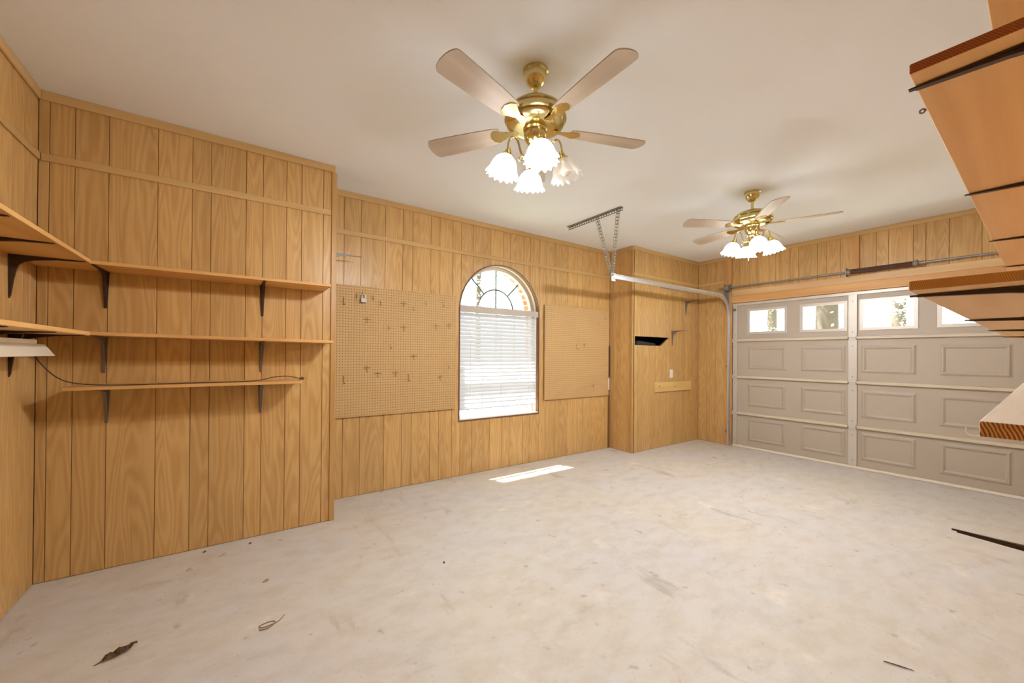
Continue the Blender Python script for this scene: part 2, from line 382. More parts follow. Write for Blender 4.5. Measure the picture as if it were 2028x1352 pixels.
wall('wall_chase_front', (0, Y3, 0), 0, X2, XD, [4.667, 4.825, 4.925, 5.09, 5.17, 5.37, 5.475, 5.63, 5.735, 5.87, 5.98, 6.1], 'wood panelled front of the chase with a dark slot cut in it', hole=slot_hole, depth=0.03, ext=(0, .02))
DY0, DY1, DZ = 0.13, 3.02, 2.18
def door_hole(a, b):
    lo, hi = max(a, -DY1), min(b, -DY0)
    if hi-lo < 0.003: return None
    return [(lo, 0.0, DZ), (hi, 0.0, DZ)]
gg = [3.421, 3.281, 3.13, 2.92, 2.77, 2.66, 2.43, 2.25, 2.15, 1.94, 1.84, 1.70, 1.555, 1.357, 1.25, 1.045, .946, .772, .546, .39, .285]
wall('wall_right', (XD, 0, 0), -PI/2, -Y3, 0.3, [-g for g in gg]+[-.05], 'wood panelled wall around the overhead garage door', hole=door_hole, depth=0.12, ext=(.02, 0))
wall('wall_near', (1.0, YN, 0), PI+NEAR_A, -5.3, 2.1, pattern(-5.3, 2.1, -4.9), 'wood panelled near wall carrying the close shelves')
# inside of the slot in the chase: near-black lining, the hollow's shade put into its colour
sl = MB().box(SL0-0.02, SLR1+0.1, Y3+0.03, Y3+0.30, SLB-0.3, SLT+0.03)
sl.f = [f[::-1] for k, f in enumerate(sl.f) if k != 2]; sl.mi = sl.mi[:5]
struct(sl.obj('wall_chase_void', 'slot_shade_black'), 'hollow space, its shade painted as a black lining, behind the slot in the chase')
dk = thing('duct', 'dark grey metal duct inside the slot of the corner chase', 'duct', (4.7, Y3+0.1, SLB-0.06))
MB().prism([(0.0, 0.0), (0.62, 0.0), (0.5, 0.10), (0.1, 0.13)], 0.0, 0.12).obj('duct_body', 'duct_grey', dk)
MB().box(0.3, 0.56, -0.008, 0.0, 0.0, 0.07).obj('duct_flange', 'slot_shade_black', dk)

# ------------------------------------------------------------------ trims
TN = [0]
def trim(x0, x1, y0, y1, z0, z1, mat='trim_wood', rz=0.0, loc=(0, 0, 0), label=None):
    TN[0] += 1
    o = MB().box(x0, x1, y0, y1, z0, z1).obj('trim_%d' % TN[0], mat, None, loc, rz, bevel=0.004); struct(o, label); return o
CR0, RL0, RL1 = 2.862, 2.503, 2.548
for nm, loc, rz, u0, u1 in (('left wall', (XL, 0, 0), PI/2, YN, Y1-.012), ('proud wall section', (0, Y1, 0), 0, XL+.012, X1), ('recessed back wall', (0, Y2, 0), 0, X1+.012, X2-.012),
                            ('chase front', (0, Y3, 0), 0, X2, XD-.012), ('garage door wall', (XD, 0, 0), -PI/2, -Y3+.0, 0.03), ('chase side', (X2, 0, 0), -PI/2, -Y2, -Y3+.0)):
    trim(u0, u1, -0.014, -0.0005, CR0, H-0.0005, rz=rz, loc=loc, label='wooden ceiling moulding along the '+nm)
for nm, loc, rz, u0, u1 in (('left wall', (XL, 0, 0), PI/2, YN, Y1-.012), ('proud wall section', (0, Y1, 0), 0, XL+.012, X1-.03), ('recessed back wall', (0, Y2, 0), 0, X1+.012, X2-.012),
                            ('chase front', (0, Y3, 0), 0, X2+.02, XD-.012), ('garage door wall beside the door', (XD, 0, 0), -PI/2, -Y3+.0, -3.125), ('chase side', (X2, 0, 0), -PI/2, -Y2, -Y3-.02)):
    trim(u0, u1, -0.012, -0.0005, RL0, RL1, rz=rz, loc=loc, label='flat wooden rail moulding along the '+nm)
trim(X1-.028, X1+.012, Y1-.012, Y1-.0005, 0.002, CR0, 'trim_wood_v', label='corner bead on the proud wall section')
trim(X1+.0005, X1+.012, Y1, Y1+.03, 0.002, CR0, 'trim_wood_v', label='corner bead return on the proud wall section')
trim(X2-.010, X2+.018, Y3-.010, Y3-.0005, 0.002, CR0, 'trim_wood_v', label='corner bead on the chase')
trim(X2-.010, X2-.0005, Y3, Y3+.025, 0.002, CR0, 'trim_wood_v', label='corner bead return on the chase')
# garage door surround
trim(-3.125, -3.018, -0.030, -0.0005, 0.002, CR0, 'jamb_wood', rz=-PI/2, loc=(XD, 0, 0), label='raw wooden post beside the garage door')
trim(-3.016, 0.02, -0.034, -0.0005, DZ, 2.288, 'header_wood', rz=-PI/2, loc=(XD, 0, 0), label='orange wooden header board over the garage door')
trim(-3.016, 0.02, -0.020, -0.0005, 2.289, 2.375, 'header_pale', rz=-PI/2, loc=(XD, 0, 0), label='pale wooden board above the header board')
trim(-1.602, -1.508, -0.034, -0.0005, 2.376, CR0, 'jamb_wood', rz=-PI/2, loc=(XD, 0, 0), label='short wooden post behind the torsion spring')

# ------------------------------------------------------------------ arched window
GY = 4.10
win = MB()
N = 40
def arch_outline(r, x0, x1, z0, n=N):
    return [(x0, z0)]+[(WCX-r*math.cos(PI*i/n), WCZ+r*math.sin(PI*i/n)) for i in range(n+1)]+[(x1, z0)]
o1 = arch_outline(WR+.001, WX0-.001, WX1+.001, WSILL-.001)
n1 = len(o1)
win.add([(p[0], Y2+.006, p[1]) for p in o1]+[(p[0], GY+.06, p[1]) for p in o1], [(i, (i+1) % n1, (i+1) % n1+n1, i+n1) for i in range(n1)])
w1 = win.obj('window_1', 'reveal_paint', smooth=True); struct(w1, 'arched window with fan light and white blind')
def ring(mb, r0, r1, x00, x10, z0a, x01, x11, z0b, ya, yb):
    a = arch_outline(r0, x00, x10, z0a); b = arch_outline(r1, x01, x11, z0b); n = len(a)
    vs_ = [(p[0], ya, p[1]) for p in a]+[(p[0], ya, p[1]) for p in b]+[(p[0], yb, p[1]) for p in a]+[(p[0], yb, p[1]) for p in b]
    fs = []
    for i in range(n):
        j = (i+1) % n
        fs += [(i, j, j+n, i+n), (i+2*n, i+3*n, j+3*n, j+2*n), (i, i+2*n, j+2*n, j), (i+n, j+n, j+3*n, i+3*n)]
    mb.add(vs_, fs)
m = MB(); ring(m, WR+.008, WR-.004, WX0-.008, WX1+.008, WSILL-.012, WX0+.004, WX1-.004, WSILL+.002, Y2-.008, Y2+.012); m.obj('window_casing', 'window_brown', w1)
m = MB(); ring(m, WR, WR-.040, WX0, WX1, WSILL, WX0+.040, WX1-.040, WSILL+.045, GY-.02, GY+.03); m.obj('window_frame', 'window_vinyl', w1)
MB().box(WX0-.004, WX1+.004, Y2-.006, GY-.021, WSILL-.004, WSILL+.016).obj('window_sill', 'white_plastic', w1, bevel=0.003)
MB().box(WX0+.03, WX1-.03, GY-.018, GY+.025, 1.875, 1.925).obj('transom_bar', 'window_vinyl', w1)
MB().box(WX0+.03, WX1-.03, GY-.012, GY+.022, 1.165, 1.195).obj('meeting_rail', 'window_vinyl', w1)
for x in (2.34, 2.62, 2.90): MB().box(x-.008, x+.008, GY-.004, GY+.012, WSILL+.04, 1.88).obj('muntin', 'window_vinyl', w1)
for z in (0.90, 1.52): MB().box(WX0+.03, WX1-.03, GY-.004, GY+.012, z-.008, z+.008).obj('muntin', 'window_vinyl', w1)
MB().box(WX0+.03, WX1-.03, GY+.013, GY+.017, WSILL+.03, 1.88).obj('lower_pane', 'glass', w1)
pa = arch_outline(WR-.03, WX0+.03, WX1-.03, 1.90)
MB().prism(pa, GY+.013, GY+.017).obj('fan_pane', 'glass', w1)
fz = 1.925
for ang, r0, r1 in ((90, 0.0, WR-.035), (48, .265, WR-.035), (132, .265, WR-.035)):
    t = math.radians(ang); p0 = (WCX-.008+math.cos(t)*r0, GY, fz-.01+math.sin(t)*r0); r1 = r1 if ang == 90 else r1-.03
    MB().tube([p0, (WCX-.008+math.cos(t)*r1, GY, fz-.03+math.sin(t)*r1)], .0085, 6).obj('fan_muntin', 'muntin_green', w1)
MB().tube([(WCX-.008+.255*math.cos(PI*i/20), GY, fz-.01+.255*math.sin(PI*i/20)) for i in range(21)], .0085, 6).obj('fan_muntin', 'muntin_green', w1, smooth=True)

# the blind in the window
bl = thing('window_blind', 'white slatted blind hanging in the arched window', 'blind', (WCX, 4.015, WSILL))
hx = (WX1-WX0)/2
MB().box(-hx+.006, hx-.004, -.03, .03, 1.862-WSILL, 1.925-WSILL).obj('head_rail', 'blind_rail', bl, bevel=.003)
MB().box(-hx+.0, hx-.0, -.040, -.031, 1.855-WSILL, 1.93-WSILL).obj('valance', 'blind_rail', bl, bevel=.003)
sm_ = MB()
ta = math.radians(60); L2 = .0242
pr = [(-L2, 0), (-L2*.4, .0028), (L2*.4, .0028), (L2, 0), (L2*.4, .0010), (-L2*.4, .0010)]
sm_.prism([(y*math.cos(ta)-z*math.sin(ta), y*math.sin(ta)+z*math.cos(ta)) for y, z in pr], -hx+.012, hx-.016, 'yz')
slat = sm_.mesh('slat', 'slat_white')
NS = 25
for i in range(NS):
    link('slat', slat, bl, (0, 0, 1.832-WSILL-i*(1.832-0.775)/(NS-1)))
MB().box(-hx+.012, hx-.016, -.025, .025, 0.735-WSILL, 0.752-WSILL).obj('bottom_rail', 'slat_white', bl, bevel=.003)
for x in (-.42, 0.0, .42): MB().tube([(x, -.026, 0.74-WSILL), (x, -.026, 1.86-WSILL)], .0022, 6).obj('ladder_cord', 'white_plastic', bl)
MB().tube([(hx-.05, -.045, 1.86-WSILL), (hx-.05, -.04, 1.2-WSILL)], .003, 6).obj('tilt_wand', 'white_plastic', bl)

# ------------------------------------------------------------------ overhead garage door
door = bpy.data.objects.new('door_1', None); COL.objects.link(door); door.location = (XD, 1.575, 0); struct(door, 'beige sectional overhead garage door with a row of windows')
def dloc(y): return y-1.575
SEC = [0.03, .512, 1.060, 1.612, 2.165]
PANELS = [(2.30, 2.80), (1.645, 2.13), (1.02, 1.505), (.35, .85)]
SKX, SKB = .030, .055
def panel_mesh(w, h):
    mb = MB(); ins = [(0, 0), (.010, -.003), (.022, -.012), (.034, -.012), (.052, .0)]
    vs_ = []
    for i, d in ins: vs_ += [(d, -w/2+i, -h/2+i), (d, w/2-i, -h/2+i), (d, w/2-i, h/2-i), (d, -w/2+i, h/2-i)]
    fs = [(k*4+i, k*4+(i+1) % 4, k*4+4+(i+1) % 4, k*4+4+i) for k in range(len(ins)-1) for i in range(4)]
    k = (len(ins)-1)*4; fs.append((k, k+1, k+2, k+3))
    return mb.add(vs_, fs)
for si in range(4):
    z0, z1 = SEC[si]+.002, SEC[si+1]-.002
    mb = MB()
    if si < 3:
        mb.box(SKX, SKB, dloc(DY0+.004), dloc(DY1-.004), z0, z1)
        s = mb.obj('door_section', 'door_paint', door)
        for a, b in PANELS:
            pm = panel_mesh(b-a, .345).obj('raised_panel', 'door_paint', s, (SKX-.0005, dloc((a+b)/2), (z0+z1)/2+.012))
    else:
        wz0, wz1 = 1.712, 2.066
        ys = [DY0+.004]+[v for p in reversed(PANELS) for v in p]+[DY1-.004]
        mb.box(SKX, SKB, dloc(ys[0]), dloc(ys[-1]), z0, wz0); mb.box(SKX, SKB, dloc(ys[0]), dloc(ys[-1]), wz1, z1)
        for k in range(0, len(ys), 2): mb.box(SKX, SKB, dloc(ys[k]), dloc(ys[k+1]), wz0, wz1)
        s = mb.obj('door_section', 'door_paint', door)
        for a, b in PANELS:
            f = MB(); a_, b_ = dloc(a), dloc(b); q = .022
            for bx in ((a_-.012, a_+q, wz0-.012, wz1+.012), (b_-q, b_+.012, wz0-.012, wz1+.012), (a_+q, b_-q, wz0-.012, wz0+q), (a_+q, b_-q, wz1-q, wz1+.012)):
                f.box(SKX-.010, SKX+.004, bx[0], bx[1], bx[2], bx[3])
            f.obj('window_frame', 'stile_paint', s)
            MB().box(SKX+.008, SKX+.012, a_, b_, wz0, wz1).obj('window_pane', 'glass', s)
    # stiles: two ends and the middle
    for a, b in ((2.952, 3.014), (1.536, 1.620), (.136, .200)):
        st = MB().box(.006, SKX-.0005, dloc(a), dloc(b), z0, z1-(.02 if si < 3 else 0)).obj('stile', 'stile_paint', door, bevel=.003)
        for zz in (z0+.07, z1-.10):
            MB().lathe([(.006, 0), (.006, .004), (.003, .006)], 8, M=Matrix.Translation((.006, dloc((a+b)/2), zz)) @ Matrix.Rotation(-PI/2, 4, 'Y')).obj('bolt', 'steel_dull', st)
    if si < 3:
        zt = SEC[si+1]
        for a, b in ((.200, 1.534), (1.622, 2.950)):
            MB().prism([(-.006, zt-.012), (-.006, zt+.004), (-.001, zt+.008), (-.001, zt+.016), (SKX, zt+.020), (SKX, zt-.020), (.002, zt-.018)], dloc(a), dloc(b), 'xz').obj('ledge', 'door_ledge', door)
        for a, b in ((2.945, 3.02), (1.545, 1.612), (.13, .205)):
            hg = MB().box(-.004, .006, dloc(a), dloc(b), zt-.030, zt+.026)
            hg.tube([(-.006, dloc(a), zt), (-.006, dloc(b), zt)], .006, 8)
            hg.obj('hinge', 'stile_paint', door, smooth=True)
MB().box(.004, .050, dloc(DY0), dloc(DY1), 2.140, 2.178).obj('top_rail', 'stile_paint', door, bevel=.003)
MB().box(.002, .060, dloc(DY0), dloc(DY1), 0.002, .030).obj('weather_strip', 'weather_strip', door, bevel=.006)
hb = MB().box(-.012, .006, dloc(2.965), dloc(3.03), 2.06, 2.10); hb.tube([(-.02, dloc(2.97), 2.08), (-.02, dloc(3.06), 2.08)], .006, 8)
hb.obj('top_roller_bracket', 'steel_dull', door)

# roller track with curve
tk = thing('door_track', 'silver galvanised roller track curving from the door to overhead', 'door track', (XD-.055, 3.055, 0.0))
def sweep(mb, path, prof):
    """path: list of (x,z) with tangent; prof: list of (n,y) offsets; swept in the xz plane."""
    k = len(prof); vs_ = []
    for i, p in enumerate(path):
        a = Vector(path[max(0, i-1)]); b = Vector(path[min(len(path)-1, i+1)]); t = (b-a).normalized(); nrm = Vector((-t.y, t.x))
        vs_ += [(p[0]+nrm.x*q[0], q[1], p[1]+nrm.y*q[0]) for q in prof]
    fs = [(i*k+j, i*k+(j+1) % k, (i+1)*k+(j+1) % k, (i+1)*k+j) for i in range(len(path)-1) for j in range(k)]
    fs += [tuple(range(k)), tuple((len(path)-1)*k+j for j in reversed(range(k)))]
    mb.add(vs_, fs)
TZ, TR = 2.283, 0.30
path = [(0, 0.004), (0, 1.0), (0, TZ-TR)]+[(-TR+TR*math.cos(PI/2*i/14), TZ-TR+TR*math.sin(PI/2*i/14)) for i in range(1, 15)]+[(-1.2, TZ), (3.55-(XD-.055), TZ)]
hw, dp, tt = .027, .022, .003
prof = [(-hw, -dp), (-hw, 0), (hw, 0), (hw, -dp), (hw-.006, -dp), (hw-.006, -dp+tt), (hw-tt, -dp+tt), (hw-tt, -tt), (-hw+tt, -tt), (-hw+tt, -dp+tt), (-hw+.006, -dp+tt), (-hw+.006, -dp)]
m = MB(); sweep(m, path, prof); m.obj('track_rail', 'galvanised', tk, smooth=True)
MB().box(-.02, .054, .002, .03, .2, .24).obj('track_clip', 'steel_dull', tk); MB().box(-.02, .054, .002, .03, 1.2, 1.24).obj('track_clip', 'steel_dull', tk)
MB().box(.018, .045, -.006, .02, 2.0, 2.42).obj('flag_bracket', 'steel_dull', tk)
MB().box(-1.7, -1.1, .001, .018, TZ-.034, TZ-.027).obj('track_stiffener', 'steel_dull', tk)

# perforated angle hanging the track from the ceiling
def perforated(mb, p0, p1, wdir, w=.036, hole=.018, pitch=.036, th=.0025):
    """An L-section perforated angle: two webs each as a ladder of rungs with open slots."""
    p0, p1 = Vector(p0), Vector(p1); t = (p1-p0); Ln = t.length; t.normalize(); wd = Vector(wdir); wd = (wd-t*wd.dot(t)).normalized(); nn = t.cross(wd)
    def slab(a0, a1, b0, b1, d1, d2):
        vs_ = [p0+t*a+d1*b+d2*c for c in (0, th) for a, b in ((a0, b0), (a1, b0), (a1, b1), (a0, b1))]
        mb.add(vs_, [(0, 3, 2, 1), (4, 5, 6, 7), (0, 1, 5, 4), (1, 2, 6, 5), (2, 3, 7, 6), (3, 0, 4, 7)])
    for d1, d2 in ((wd, nn), (nn, wd)):
        e = (w-hole)/2
        slab(0, Ln, 0, e, d1, d2); slab(0, Ln, w-e, w, d1, d2)
        n = int(Ln/pitch)
        for i in range(n+1):
            a = i*Ln/n-.006; slab(max(0, a), min(Ln, a+.012), e, w-e, d1, d2)
hg = thing('track_hanger', 'perforated steel angle frame hanging the track from the ceiling', 'hanger', (3.27, 3.05, H))
m = MB(); perforated(m, (0, -.36, -.003), (0, .455, -.003), (0, 0, -1)); m.obj('ceiling_angle', 'steel_dull', hg)
m = MB(); perforated(m, (0.002, 0.0, -.02), (.272, .010, TZ-H-.02), (0, 1, 0), w=.028); m.obj('hanger_leg', 'steel_dull', hg)
m = MB(); perforated(m, (0.002, -.30, -.02), (.272, .014, TZ-H-.02), (0, 1, 0), w=.028); m.obj('hanger_leg', 'steel_dull', hg)
MB().box(.255, .32, .0065, .0100, TZ-H-.05, TZ-H+.04).obj('hanger_plate', 'galvanised', hg)

# torsion shaft
ts = thing('torsion_shaft', 'steel torsion shaft with brown spring above the garage door', 'door spring', (XD-.10, 1.575, 2.412))
MB().tube([(0, -1.45, 0), (0, 1.60, 0)], .0125, 12).obj('shaft', 'steel_dull', ts, smooth=True)
sp = MB()
n = 62; Ls = .60
pts = [(.026*math.cos(i*PI/4), -.575+Ls*i/(n*8), .026*math.sin(i*PI/4)) for i in range(n*8+1)]
sp.tube(pts, .0052, 5); sp.obj('spring', 'spring_steel', ts, smooth=True)
for y, nm in ((-.585, 'winding_cone'), (.035, 'anchor_cone')):
    MB().lathe([(.014, 0), (.036, 0), (.040, .012), (.030, .030), (.027, .045)], 16, M=Matrix.Translation((0, y, 0)) @ Matrix.Rotation(PI/2 if y > 0 else -PI/2, 4, 'X')).obj(nm, 'steel_dull', ts, smooth=True)
MB().box(-.03, .064, .036, .042, -.05, .05).obj('centre_bracket', 'steel_dull', ts)
dm = MB().lathe([(.015, -.035), (.052, -.035), (.055, -.028), (.046, -.022), (.046, .018), (.055, .024), (.055, .032), (.015, .034)], 24, M=Matrix.Translation((0, 1.462, 0)) @ Matrix.Rotation(PI/2, 4, 'X'))
dm.obj('cable_drum', 'steel_dull', ts, smooth=True)
MB().box(-.03, .066, 1.505, 1.510, -.26, .05).obj('bearing_plate', 'steel_dull', ts)
MB().tube([(.03, 1.45, -.05), (.03, 1.45, -2.35)], .0022, 6).obj('lift_cable', 'steel_dull', ts)

# ------------------------------------------------------------------ shelves and brackets
def bracket_mesh(name, mat, arm=.275, leg=.228, w1=.007, w0=.017):
    """Pressed steel shelf bracket: tapered wall leg, tapered arm, curved gusset. Arm +y, leg -z."""
    mb = MB()
    mb.add([(-w0,.001,0),(w0,.001,0),(w1,.001,-leg),(-w1,.001,-leg),(-w0,.004,0),(w0,.004,0),(w1,.004,-leg),(-w1,.004,-leg)], [(0,3,2,1),(4,5,6,7),(0,1,5,4),(1,2,6,5),(2,3,7,6),(3,0,4,7)])
    mb.add([(-w0,.001,-.001),(w0,.001,-.001),(w1,arm,-.001),(-w1,arm,-.001),(-w0,.001,-.004),(w0,.001,-.004),(w1,arm,-.004),(-w1,arm,-.004)], [(0,1,2,3),(7,6,5,4),(0,4,5,1),(1,5,6,2),(2,6,7,3),(3,7,4,0)])
    # the raised rib that follows both legs, deep in the corner
    outer = [(.003, -leg*.96), (.003, -.003), (arm*.97, -.003)]
    inner = [(.007, -leg*.96), (.016, -leg*.6), (.024, -.085), (.034, -.052), (.052, -.034), (.085, -.022), (arm*.6, -.010), (arm*.97, -.005)]
    poly = [outer[1], outer[0]]+inner+[outer[2]]
    mb.prism(poly, -.0065, .0065, 'yz')
    return mb.mesh(name, mat)
BR_DARK = bracket_mesh('shelf_bracket', 'bracket_dark'); BR_GREY = bracket_mesh('shelf_bracket', 'bracket_grey'); BR_LONG = bracket_mesh('shelf_bracket', 'bracket_dark', .294, .228, .0045, .021)
def board(mb_mats, x0, x1, y0, y1, z0, z1, parent, name='board', end_mat=None):
    mb = MB(); mb.box(x0, x1, y0, y1, z0, z1); mats = [mb_mats]
    if end_mat: mats.append(end_mat); mb.mi = [0, 0, 0, 1, 0, 1]
    return mb.obj(name, mats, parent, bevel=.0025)
# left wall (local x along +Y world, y out from the wall = +X): thing rotated so x->+Y needs -90 for y->+X with x->-Y
def shelf(name, label, loc, rz, x0, x1, z0, z1, depth, br, mesh, mat='shelf_wood', end=None, slope=0.0, ybr=0.0):
    t = thing(name, label, 'shelf', loc, rz)
    b = board(mat, x0, x1, .001, depth, 0, z1-z0, t, end_mat=end); b.location.z = 0
    if slope: t.rotation_euler = (0, slope, rz)
    for x in br:
        link('shelf_bracket', mesh, t, (x, 0, 0))
    return t
# bump-out wall: rotate 180 so local x = -X
shelf('wall_shelf', 'upper wooden shelf on the proud panelled wall section', (0, Y1, 1.876), PI, -.575, .973, 1.876, 1.896, .286, (.687, -.149), BR_DARK)
t2 = shelf('wall_shelf', 'middle wooden shelf on the proud panelled wall section', (0, Y1, 1.458), PI, -.595, .973, 1.458, 1.478, .286, (.690, -.147), BR_GREY)
t2.rotation_euler = (0, 0.0, PI); t2.rotation_euler.y = -0.014
shelf('wall_shelf', 'lowest short wooden shelf with a cord lying along it', (0, Y1, 1.152), PI, -.385, .800, 1.152, 1.172, .286, (.678, -.143), BR_GREY)
shelf('wall_shelf', 'upper wooden shelf on the left wall, meeting the corner', (XL, 0, 1.877), -PI/2, -Y1+.288, 0.02, 1.877, 1.898, .286, (-3.168, -2.72, -2.27, -1.4, -.6), BR_DARK)
shelf('wall_shelf', 'second wooden shelf on the left wall, above the white light fixture', (XL, 0, 1.466), -PI/2, -Y1+.288, 0.02, 1.466, 1.487, .286, (-3.178, -2.75, -2.27, -1.4, -.6), BR_DARK)
# near wall shelves (rotated with the wall)
bx = (.055, .875, 1.70, 2.52)
shelf('wall_shelf', 'near shelf board seen from below with dark sawn end, upper right', (1.0, YN, 1.885), NEAR_A, 0.0, 2.88, 1.885, 1.904, .286, bx, BR_LONG, 'shelf_pine', 'end_dark')
shelf('wall_shelf', 'near shelf board with pale sawn end, in front of the garage door windows', (1.0, YN, 1.493), NEAR_A, 0.0, 2.86, 1.493, 1.511, .286, (.07, .885, 1.66, 2.5), BR_LONG, 'shelf_pine', 'end_mid')
shelf('wall_shelf', 'highest near shelf just under the ceiling at the right edge', (1.0, YN, 2.30), NEAR_A, -0.2, 4.9, 2.30, 2.319, .233, (.1, 1.9, 2.7, 3.5, 4.3), bracket_mesh('shelf_bracket', 'bracket_dark', .22, .2), 'shelf_pine')
shelf('wall_shelf', 'thick pale lumber shelf with coarse end grain, near the right edge', (1.0, YN, 1.186), NEAR_A, .455, 2.9, 1.186, 1.223, .235, (.62, 1.45, 2.3), bracket_mesh('shelf_bracket', 'bracket_grey', .225, .2), 'lumber_grey', 'end_lumber')
wh = MB().tube(smooth_path([(1.475, .115, 1.1838), (1.475, .146, 1.1838), (1.475, .1535, 1.190), (1.475, .1545, 1.202)], 4), .0014, 6)
tag(wh.obj('wire_hook', 'white_plastic', smooth=True), 'cream wire hook poking out from under the thick lumber shelf', 'hook')
se = MB().tube([(1.185, .174, 1.8945), (1.185, .181, 1.8945)]+[(1.185, .1855+.0042*math.cos(PI+2*PI*i/10), 1.8945+.0042*math.sin(PI+2*PI*i/10)) for i in range(11)], .0020, 6)
tag(se.obj('screw_eye', 'steel_dull', smooth=True), 'tiny metal eye on the front edge of the near upper shelf', 'screw eye')
def lone_bracket(label, loc, rz, mesh):
    o = link('shelf_bracket', mesh, None, loc, rz); tag(o, label, 'bracket'); return o
lone_bracket('empty steel bracket on the near wall, low at the right edge', (1.19, YN+.0207*.19, 1.03), NEAR_A, bracket_mesh('shelf_bracket', 'bracket_dark', .252, .2, .0015, .010))
lone_bracket('empty bracket beside the pegboard with the padlock, arm pointing at the window', (X1, 3.75, 2.262), -PI/2, BR_GREY)
lone_bracket('empty bracket on the chase, close to the corner under the track', (5.863, Y3, 2.243), PI, BR_GREY)
lone_bracket('empty bracket on the chase, just above the white outlet', (5.496, Y3, 1.757), PI, BR_GREY)

# ------------------------------------------------------------------ pegboards, hooks, padlock
def pegboard_mesh(w, h, th=.006, pitch=.0254, r=.0044):
    mb = MB(); nx, nz = int(w/pitch), int(h/pitch); px, pz = w/nx, h/nz; K = 8
    circ = [(r*math.cos(2*PI*(k+.5)/K), r*math.sin(2*PI*(k+.5)/K)) for k in range(K)]
    sq = []
    for cx, cz in circ:
        s = max(abs(cx)/(px/2), abs(cz)/(pz/2)); sq.append((cx/s, cz/s))
    for i in range(nx):
        for j in range(nz):
            ox, oz = -w/2+(i+.5)*px, -h/2+(j+.5)*pz
            # octagon-to-cell: cell corners added between the projected points
            ring_o = []
            corners = {0: (px/2, pz/2), 2: (-px/2, pz/2), 4: (-px/2, -pz/2), 6: (px/2, -pz/2)}
            vs_ = [(ox+c[0], 0, oz+c[1]) for c in circ]+[(ox+c[0], th*.9, oz+c[1]) for c in circ]+[(ox+q[0], 0, oz+q[1]) for q in sq]
            fs = []
            for k in range(K):
                k2 = (k+1) % K
                fs.append((k, k2, k2+8, k+8))
                if k in corners: vs_.append((ox+corners[k][0], 0, oz+corners[k][1])); fs.append((k, 16+k, len(vs_)-1, 16+k2, k2))
                else: fs.append((k, 16+k, 16+k2, k2))
            mb.add(vs_, fs)
            mb.cur = 1; mb.add([(ox+q[0], th*.9, oz+q[1]) for q in circ], [tuple(range(K))]); mb.cur = 0
    a, b, c, d = -w/2, w/2, -h/2, h/2
    mb.add([(a,0,c),(b,0,c),(b,0,d),(a,0,d),(a,th,c),(b,th,c),(b,th,d),(a,th,d)], [(0,1,5,4),(1,2,6,5),(2,3,7,6),(3,0,4,7)])
    return mb
PB = [((.745+1.99)/2, (.766+2.025)/2, 1.99-.745, 2.025-.766, 'square tan pegboard left of the window, holding a padlock'),
      ((3.275+4.50)/2, (.783+2.03)/2, 4.50-3.275, 2.03-.783, 'square tan pegboard right of the window')]
for cx, cz, w, h, lb in PB:
    t = thing('pegboard', lb, 'pegboard', (cx, Y2-.024, cz))
    pegboard_mesh(w, h).obj('perforated_panel', ['pegboard', 'peg_hole_shade'], t)
    for s in (-1, 1):
        MB().box(s*(w/2-.05)-.018, s*(w/2-.05)+.018, .0065, .0235, -h/2+.01, h/2-.01).obj('furring_strip', 'dark_wood', t)
    for sx in (-1, 1):
        for sz in (-1, 1):
            MB().lathe([(.006, 0), (.006, .0015), (.002, .003)], 8, M=Matrix.Translation((sx*(w/2-.05), 0, sz*(h/2-.06))) @ Matrix.Rotation(PI/2, 4, 'X')).obj('screw', 'hook_steel', t)
def hook_mesh(kind):
    mb = MB()
    if kind == 'j':
        mb.tube([(0, .004, .008), (0, -.006, .008), (0, -.010, .004), (0, -.010, -.028), (0, -.016, -.036), (0, -.028, -.036), (0, -.034, -.028), (0, -.034, -.018)], .0026, 6)
        return mb.mesh('peg_hook', 'hook_steel', True)
    if kind == 'bar':
        mb.tube([(-.034, -.006, 0), (.034, -.006, 0)], .0024, 6); mb.tube([(0, .004, 0), (0, -.006, 0), (0, -.008, -.03), (0, -.02, -.038)], .0026, 6)
        mb.tube([(0, -.006, 0), (0, -.010, .018)], .0024, 6)
        return mb.mesh('peg_hook', 'hook_dark', True)
    mb.tube([(0, .004, .034), (0, -.008, .034), (0, -.010, -.034), (0, -.05, -.036), (0, -.055, -.028)], .0034, 6)
    return mb.mesh('peg_hook', 'hook_dark', True)
HK = {k: hook_mesh(k) for k in ('j', 'bar', 'long')}
HOOKS = [(.927, 1.94, 'j'), (1.084, 1.935, 'j'), (1.158, 1.886, 'j'), (1.394, 1.89, 'bar'), (1.635, 1.931, 'j'), (1.833, 1.925, 'j'), (1.496, 1.861, 'j'), (.814, 1.867, 'long'),
         (1.028, 1.708, 'bar'), (1.24, 1.654, 'j'), (1.396, 1.646, 'bar'), (1.753, 1.678, 'bar'), (1.908, 1.695, 'bar'), (1.262, 1.461, 'j'), (1.506, 1.35, 'bar'),
         (1.032, 1.235, 'bar'), (1.139, 1.178, 'bar'), (1.316, 1.18, 'bar'), (1.448, 1.13, 'long'), (1.805, 1.126, 'bar'), (1.90, 1.257, 'j'), (.82, 1.128, 'long')]
KN = {'j': 'small silver hook', 'bar': 'dull crossbar hook', 'long': 'long dark hook'}
ORD = ['first', 'second', 'third', 'fourth', 'fifth', 'sixth', 'seventh', 'eighth', 'ninth']
